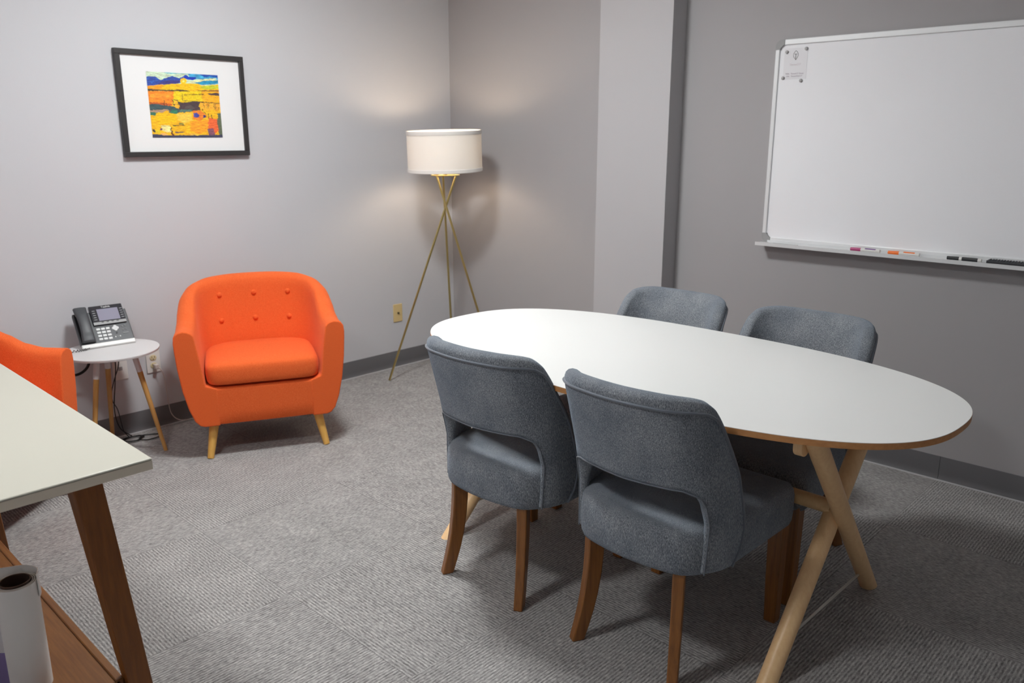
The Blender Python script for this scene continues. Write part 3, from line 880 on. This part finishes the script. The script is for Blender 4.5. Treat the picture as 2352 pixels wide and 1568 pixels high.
def make_armchair(label):
    t = thing('armchair', label, 'armchair', group='orange barrel armchairs by the picture wall')
    bm = B(); rings = []
    inner = arm_path(hw=.284, v0=.20, dep=.292, e=3.0)
    for (x, y, nx, ny, s), inn in zip(arm_path(), inner):
        zt = arm_top(y); back = min(1, max(0, (y-.25)/.25))
        th = math.hypot(inn[0]-x, inn[1]-y); nx, ny = (inn[0]-x)/th, (inn[1]-y)/th
        sec = []
        def p(inset, z, dy=0): 
            px, py = x+nx*inset, y+ny*inset
            if y < .02: py = y+dy
            sec.append(bm.verts.new((px, py, z)))
        p(.165, .155); p(.100, .155); p(.080, .162); p(.060, .185); p(.040, .24); p(.020, .33); p(.007, .43); p(.001, .52)
        p(0, zt-.05); p(.003, zt-.022); p(.012, zt-.008); p(.026, zt-.001); p(th*.5, zt+.003)
        p(th-.026, zt-.001); p(th-.010, zt-.009); p(th-.001, zt-.024); p(th+.003, zt-.055)
        p(th+.010, .50); p(th+.022+.02*back, .40); p(th+.03, .345); p(max(.165, th+.05), .33)
        rings.append(sec)
    n = len(rings[0])
    for A, D in zip(rings, rings[1:]):
        for k in range(n): bm.faces.new((A[k], A[(k+1) % n], D[(k+1) % n], D[k]))
    bm.faces.new(rings[0]); bm.faces.new(rings[-1][::-1])
    o = obj('body', bm, M['orange'], t, bevel=.005, seg=3, angle=50)
    # front rail and base
    bm = B()
    def sx(z): return .372-interp([(.155, .100), (.185, .060), (.24, .040), (.33, .020), (.43, .007)], z)
    P = []
    zs = [.157, .17, .22, .28, .325, .333]
    for z in zs:
        w = sx(z)-.055
        yf = .004 if .16 < z < .33 else .012
        P.append([bm.verts.new((a, b, z)) for a, b in ((-w, yf), (-w*.5, yf-.003), (0, yf-.004), (w*.5, yf-.003), (w, yf), (w, .08), (0, .08), (-w, .08))])
    for A, D in zip(P, P[1:]):
        for k in range(8): bm.faces.new((A[k], A[(k+1) % 8], D[(k+1) % 8], D[k]))
    bm.faces.new(P[0][::-1]); bm.faces.new(P[-1])
    obj('front_rail', bm, M['orange'], t, bevel=.004)
    obj('seat_deck', slab(B(), [(-.27, .03), (.27, .03), (.27, .3), (.2, .47), (-.2, .47), (-.27, .3)], .17, .332), M['gap'], t)
    # cushion
    ol = []
    for k in range(0, 96):
        a = 2*PI*k/96; c, s = math.cos(a), math.sin(a)
        e = 8 if s < 0 else 3.6
        ol.append((.252*math.copysign(abs(c)**(2/e), c), .222+(.232 if s < 0 else .235)*math.copysign(abs(s)**(2/e), s)))
    prof = [(.93, .346), (.972, .3465), (.99, .354), (1, .368), (1.004, .388), (1, .410), (.987, .426), (.955, .437), (.88, .444), (.6, .450), (.3, .453)]
    obj('seat_cushion', cushion(ol, prof, (0, .2), .454), M['orange'], t, smooth=True, angle=60)
    for z in (.673, .545):
        for x in (-.163, 0, .163):
            bpy.context.view_layer.update()
            hit, loc, nor, _ = o.ray_cast(Vector((x, .2, z)), Vector((0, 1, 0)))
            yy = loc.y - .001; ang = math.atan2(nor.x, -nor.y)
            bm = lathe([(.0125, -.002), (.0125, .002), (.010, .0055), (.005, .0075)], 22)
            bmesh.ops.transform(bm, matrix=Matrix.Translation((x, yy, z)) @ Matrix.Rotation(ang, 4, 'Z') @ Matrix.Rotation(R(90), 4, 'X'), verts=bm.verts[:])
            obj('button', bm, M['orange'], t, smooth=True)
    for sx_ in (1, -1):
        obj('leg', tube([(sx_*.229, .062, .175), (sx_*.262, .012, 0)], [.023, .0145], 24), M['pine'], t, smooth=True)
        obj('leg', tube([(sx_*.195, .42, .175), (sx_*.235, .49, 0)], [.023, .0145], 24), M['pine'], t, smooth=True)
    return t
a1 = make_armchair('orange tufted barrel armchair standing under the framed picture')
th1 = math.atan2(-.44285, .89659)
a1.location = (-1.827, -.726, 0); a1.rotation_euler = (0, 0, th1)
a2 = dup(a1, 'orange armchair cut off by the left edge, behind the cream desk')
AZ = R(312); v = Vector((-math.cos(AZ), -math.sin(AZ))); u = Vector((v.y, -v.x))
cor = Vector((-2.537, -.482)); mid = cor - u*.372
a2.location = (mid.x, mid.y, 0); a2.rotation_euler = (0, 0, math.atan2(u.y, u.x))

# ---------------------------------------------------------------- side table
SX, SY, SZ = -2.304, -.249, .50
t = thing('side_table', 'small round white side table with three wooden legs', 'side table', (SX, SY, 0))
obj('tabletop', lathe([(.190, SZ-.013), (.197, SZ-.010), (.199, SZ-.003), (.1985, SZ)], 96), M['side_top'], t, smooth=True, angle=25)
for a in (-35, 85, 205):
    ca, sa = math.cos(R(a)), math.sin(R(a))
    P = Vector((.088*ca, .088*sa, SZ-.013)); Q = Vector((.181*ca, .181*sa, 0)); Mi = P.lerp(Q, .20)
    rt, rm, rb = .0125, .0120, .0085
    lg = obj('leg', tube([Mi, Q], [rm, rb], 20), M['pine_side'], t, smooth=True)
    obj('painted_collar', tube([P, Mi], [rt, rm+.0004], 20), M['side_top'], lg, smooth=True)

# ---------------------------------------------------------------- desk phone
PH = thing('desk_phone', 'grey office desk phone with handset and tilted screen on the side table', 'phone', (-2.403, -.174, SZ), R(-6))
W_, L_ = .228, .190; TA = R(49)
F = Matrix.Translation((0, 0, .012)) @ Matrix.Rotation(TA, 4, 'X')    # face frame: x right, y up the face, z normal
def fbox(a0, a1, b0, b1, c0, c1): 
    return box(a0, a1, b0, b1, c0, c1, mtx=F)
obj('base', fbox(0, W_, 0, L_*.93, -.022, 0), M['phone_dark'], PH, bevel=.004)
obj('front_strip', fbox(.0, W_, -.010, .012, -.018, .0035), M['silver'], PH, bevel=.004)
bm = B()
add_box(bm, .02, W_-.02, .0, .012, 0, .012); 
P = [(.004, .0), (.075, .0), (.098, .085), (.088, .092), (.06, .02), (.012, .010)]
lo = [bm.verts.new((.03, y, z)) for y, z in P]; hi = [bm.verts.new((W_-.03, y, z)) for y, z in P]; n = len(P)
for k in range(n): bm.faces.new((lo[k], lo[(k+1) % n], hi[(k+1) % n], hi[k]))
bm.faces.new(lo[::-1]); bm.faces.new(hi)
obj('stand', bm, M['phone_black'], PH)
obj('cradle', fbox(.003, .064, .016, L_*.90, 0, .005), M['phone_black'], PH, bevel=.002)
# handset: arched bar
bm = B(); rings = []
for k in range(21):
    s = k/20; b_ = .016+s*(L_*1.02-.016)
    lift = .018+.012*math.sin(PI*s); thk = .020 - .005*math.sin(PI*s)
    if s < .2 or s > .8: lift -= .002
    hw = .0265-.004*math.sin(PI*s)
    top = lift+thk*.55; bot = max(.006, lift-thk*.5) if .22 < s < .78 else .006
    cx = .033
    rings.append([bm.verts.new(F @ Vector(p)) for p in ((cx-hw, b_, bot), (cx+hw, b_, bot), (cx+hw+.002, b_, top-.008), (cx+hw-.004, b_, top-.001), (cx, b_, top+.001), (cx-hw+.004, b_, top-.001), (cx-hw-.002, b_, top-.008))])
for A, D in zip(rings, rings[1:]):
    for k in range(7): bm.faces.new((A[k], A[(k+1) % 7], D[(k+1) % 7], D[k]))
bm.faces.new(rings[0][::-1]); bm.faces.new(rings[-1])
hs = obj('handset', bm, M['phone_dark'], PH, bevel=.003, angle=60)
text('handset_mark', 'HD', .010, M['silver'], hs, F @ Matrix.Translation((.034, L_*.88, .0285)))
ex = .072
dp = obj('display_housing', fbox(ex, W_*.945, L_*.52, L_*1.06, -.012, .009), M['phone_bezel'], PH, bevel=.003)
obj('housing_trim', fbox(ex+.002, W_*.94, L_*.525, L_*.60, .009, .0098), M['cap_grey'], dp, bevel=.0003)
obj('screen', fbox(ex+.030, W_*.845, L_*.63, L_*.955, .009, .0096), M['screen'], dp)
text('brand_lettering', 'Yealink', .0135, M['silver'], dp, F @ Matrix.Translation((ex+.072, L_*1.008, .0092)))
for k in range(4):
    obj('soft_key', fbox(ex+.036+k*.0215, ex+.046+k*.0215, L_*.575, L_*.592, .0098, .0108), M['phone_black'], dp)
for k in range(5):
    obj('line_key', fbox(ex+.010, ex+.022, L_*(.66+k*.062), L_*(.68+k*.062), .009, .0102), M['key_dark'], dp)
    obj('line_key', fbox(W_*.872, W_*.925, L_*(.66+k*.062), L_*(.68+k*.062), .009, .0102), M['key_dark'], dp)
for r in range(4):
    for c in range(3):
        x0 = .0785+c*.0205; y0 = L_*(.395-r*.092)
        obj('number_key', fbox(x0, x0+.0165, y0, y0+.0115, 0, .0028), M['key'], PH, bevel=.002)
bm = B()
for a in range(4):
    ca, sa = math.cos(a*PI/2), math.sin(a*PI/2)
    add_lathe(bm, [(.0075, 0), (.0075, .0025), (.006, .003)], 18, c=(.1595+.0075*ca, L_*.405+.0075*sa, .0))
add_lathe(bm, [(.0042, .003), (.0042, .0042)], 14, c=(.1595, L_*.405, 0))
bmesh.ops.transform(bm, matrix=F, verts=bm.verts[:])
obj('navigation_pad', bm, M['key'], PH, smooth=True)
for (cx, cy, r, m) in ((.190, .43, .0040, 'key_dark'), (.203, .44, .0040, 'key_dark'), (.190, .335, .0040, 'key_dark'), (.203, .345, .0040, 'key_dark'),
                       (.1595, .27, .0042, 'phone_black'), (.150, .165, .0032, 'key'), (.160, .165, .0032, 'key_dark'), (.170, .170, .0032, 'key')):
    bm = lathe([(r, 0), (r, .0018), (r*.8, .0024)], 16, c=(cx, L_*cy, 0)); bmesh.ops.transform(bm, matrix=F, verts=bm.verts[:])
    obj('round_key', bm, M[m], PH, smooth=True)
obj('speaker_key', fbox(.185, .210, L_*.225, L_*.258, 0, .0022), M['key_dark'], PH, bevel=.002)
# coiled handset cord
pts = []
base = [Vector((.030, -.010, .008)), Vector((.012, -.018, .007)), Vector((-.02, -.022, .0065)), Vector((-.07, -.015, .0065))]
sp = smooth_path(base, 40)
for k, p in enumerate(sp):
    a = k*.62; r = .0042 if k > 34 else .0
    pts.append(p+Vector((0, r*math.cos(a), r*math.sin(a))))
obj('handset_cord', tube(pts, .0014, 6), M['cord_black'], PH, smooth=True)

# cords
def cord(name, label, pts, r, m, n=10, seg=8):
    o = obj(name, tube(smooth_path(pts, n), r, seg), m, smooth=True); return tag(o, label, 'cord')
cord('cable', 'thick black cable looping below the left edge of the side table', [(-2.335, -.085, .480), (-2.352, -.10, .44), (-2.372, -.115, .405), (-2.405, -.125, .385), (-2.445, -.13, .383), (-2.49, -.12, .40), (-2.53, -.10, .44)], .0062, M['cord_black'])
coil = [(-2.245, -.055, .486), (-2.232, -.050, .44), (-2.225, -.045, .37), (-2.238, -.042, .27), (-2.255, -.045, .15), (-2.245, -.06, .06), (-2.20, -.075, .010)]
cord('power_cord', 'thin black cord hanging down behind the side table leg', coil, .0026, M['cord_black'])
lp = []
for k in range(60):
    a = k*.33; rr = .040+.012*math.sin(k*.31)
    lp.append((-2.205+rr*1.1*math.cos(a)+.004*math.sin(k), -.118+rr*.85*math.sin(a), .004+.0001*k+.002*(1+math.sin(k*.7))))
lp += [(-2.13, -.10, .006), (-2.09, -.125, .005), (-2.10, -.16, .005), (-2.16, -.17, .006), (-2.19, -.15, .008)]
cord('coiled_cable', 'black cable coiled on the carpet under the side table', lp, .0028, M['cord_black'], 3)
cord('network_cable', 'thin black looped wire below the centre of the side table', [(-2.262, -.09, .486), (-2.240, -.085, .455), (-2.222, -.085, .42), (-2.226, -.08, .37), (-2.246, -.07, .31), (-2.262, -.06, .25), (-2.262, -.055, .2), (-2.245, -.06, .15), (-2.235, -.07, .05), (-2.215, -.075, .012)], .0022, M['cord_black'])
wp = thing('charger_cord', 'translucent pale cord plugged into the white outlet', 'cord', (-2.026, -.009, .318))
obj('plug', box(-.010, .010, -.026, -.0015, -.013, .012), M['cord_clear'], wp, bevel=.004)
obj('cord', tube(smooth_path([(0, -.02, -.004), (.012, -.035, -.012), (.022, -.040, -.05), (.030, -.03, -.11), (.036, -.025, -.19), (.045, -.025, -.255), (.075, -.030, -.295), (.13, -.02, -.313), (.22, .0-.012, -.3155)], 8), .0022, 8), M['cord_clear'], wp, smooth=True)

# ---------------------------------------------------------------- desk
DX1, DX0, DY0, DY1, DZ = -2.960, -3.60, -2.289, -1.15, .750
t = thing('desk', 'cream topped desk with brown tapered legs and low wooden shelf', 'desk', ((DX0+DX1)/2, (DY0+DY1)/2, 0))
ox, oy = t.location.x, t.location.y
hx, hy = (DX1-DX0)/2, (DY1-DY0)/2
obj('desktop', box(-hx, hx, -hy, hy, DZ-.006, DZ), M['desk_top'], t, bevel=.0025)
obj('edge', box(-hx+.0005, hx-.0005, -hy+.0005, hy-.0005, DZ-.026, DZ-.006), M['desk_edge'], t)
for sx_ in (1, -1):
    for sy_ in (1, -1):
        tx, ty = sx_*(hx-.130), sy_*(hy-.045); fx, fy = sx_*(hx-.066), sy_*(hy-.005+.02)
        def P(k): return (tx+(fx-tx)*k, ty+(fy-ty)*k, (DZ-.026)*(1-k))
        obj('leg', add_leg(B(), [P(0), P(.5), P(1)], [.060, .053, .042], [.050, .044, .036]), M['desk_wood'], t, bevel=.003)
SHZ = .250
sy0, sy1, sx1 = -hy+.012, hy-.115, -3.060-ox
sh = obj('shelf', box(-sx1+.02, sx1-.022, sy0, sy1, SHZ-.022, SHZ-.002), M['shelf_wood'], t)
bm = B()
for s in (1, -1): add_box(bm, s*sx1-.011-.0105*s-.009, s*sx1-.011-.0105*s+.0095, sy0-.0, sy1+.02, SHZ-.026, SHZ+.002)
add_box(bm, -sx1+.03, sx1-.032, sy1+.0015, sy1+.02, SHZ-.026, SHZ+.002); add_box(bm, -sx1+.03, sx1-.032, sy0-.02, sy0-.0015, SHZ-.026, SHZ+.002)
obj('shelf_edging', bm, M['shelf_wood'], t, bevel=.003)

# paper roll standing on the shelf
RX, RY, RZT = -3.222, -2.150, .505
t = thing('paper_roll', 'white paper roll standing upright on the low desk shelf', 'paper roll', (RX, RY, SHZ-.002), 0)
H_ = RZT-SHZ
bm = B()
path = []
for k in range(90):
    a = R(-200)+R(1060)*k/89; r = .0315+.0105*k/89
    path.append((r*math.cos(a), r*math.sin(a)))
# outer sheet end leaves the roll toward the left
a = R(860); 
th_ = .0009
def sheet(bm, path, z0, z1, th):
    n = len(path); L = []
    for i, (x, y) in enumerate(path):
        a = path[max(0, i-1)]; b = path[min(n-1, i+1)]; tx, ty = b[0]-a[0], b[1]-a[1]; l = math.hypot(tx, ty) or 1
        nx, ny = -ty/l*th, tx/l*th
        zt = z1(i/n) if callable(z1) else z1
        zb = z0(i/n) if callable(z0) else z0
        L.append([bm.verts.new((x-nx, y-ny, zb)), bm.verts.new((x+nx, y+ny, zb)), bm.verts.new((x+nx, y+ny, zt)), bm.verts.new((x-nx, y-ny, zt))])
    for A, D in zip(L, L[1:]):
        for k in range(4): bm.faces.new((A[k], A[(k+1) % 4], D[(k+1) % 4], D[k]))
    bm.faces.new(L[0]); bm.faces.new(L[-1][::-1])
sheet(bm, path, .0, H_, th_)
obj('rolled_sheet', bm, M['roll'], t, smooth=True, angle=60)
bm = ring_lathe([(.0305, 0), (.0305, H_+.004), (.0275, H_+.004), (.0275, 0)], 48)
obj('core_tube', bm, M['core'], t, smooth=True)
bm = B()
fl = smooth_path([(.036, -.026, 0), (.0455, .004, 0), (.031, .036, 0), (.0, .054, 0), (-.04, .076, 0), (-.09, .11, 0)], 8)
sheet(bm, [(p.x, p.y) for p in fl], H_-.040, H_+.014, .0009)
obj('loose_flap', bm, M['roll'], t, smooth=True, angle=60)
bm = B()
RM = Matrix.Translation((-.040, .034, 0)) @ Matrix.Rotation(R(-46), 4, 'Z')
add_box(bm, -.020, .014, 0, .0012, .085, .150, mtx=RM)
o = obj('inner_sheet', bm, M['paper'], t)
obj('lavender_print', box(-.020, .014, 0, .0012, 0, .085, mtx=RM), M['lavender'], o)

# ---------------------------------------------------------------- camera and look
cam = bpy.data.cameras.new('camera'); co = bpy.data.objects.new('camera', cam); C.objects.link(co)
f_, yaw, pitch, roll = 1862.557, .763593, .247578, -.000691
cam.sensor_width = 36; cam.lens = 36*f_/2352; cam.sensor_fit = 'HORIZONTAL'; cam.clip_start = .02
fwd = Vector((math.cos(yaw)*math.cos(pitch), math.sin(yaw)*math.cos(pitch), -math.sin(pitch)))
r_ = Vector((math.sin(yaw), -math.cos(yaw), 0)); u_ = r_.cross(fwd)
r2 = r_*math.cos(roll)+u_*math.sin(roll); u2 = -r_*math.sin(roll)+u_*math.cos(roll)
co.matrix_world = Matrix(((r2.x, u2.x, -fwd.x, -3.61183), (r2.y, u2.y, -fwd.y, -4.00141), (r2.z, u2.z, -fwd.z, 1.42974), (0, 0, 0, 1)))
cam.dof.use_dof = True; cam.dof.focus_distance = 2.35; cam.dof.aperture_fstop = 4.5
scene.camera = co
w = bpy.data.worlds.new('world'); w.use_nodes = True; w.node_tree.nodes['Background'].inputs[0].default_value = (.6, .62, .66, 1)
w.node_tree.nodes['Background'].inputs[1].default_value = 0.0
scene.world = w
vs = scene.view_settings
vs.view_transform = 'Standard'; vs.look = 'None'; vs.gamma = 1; vs.use_curve_mapping = False; vs.exposure = 0.1
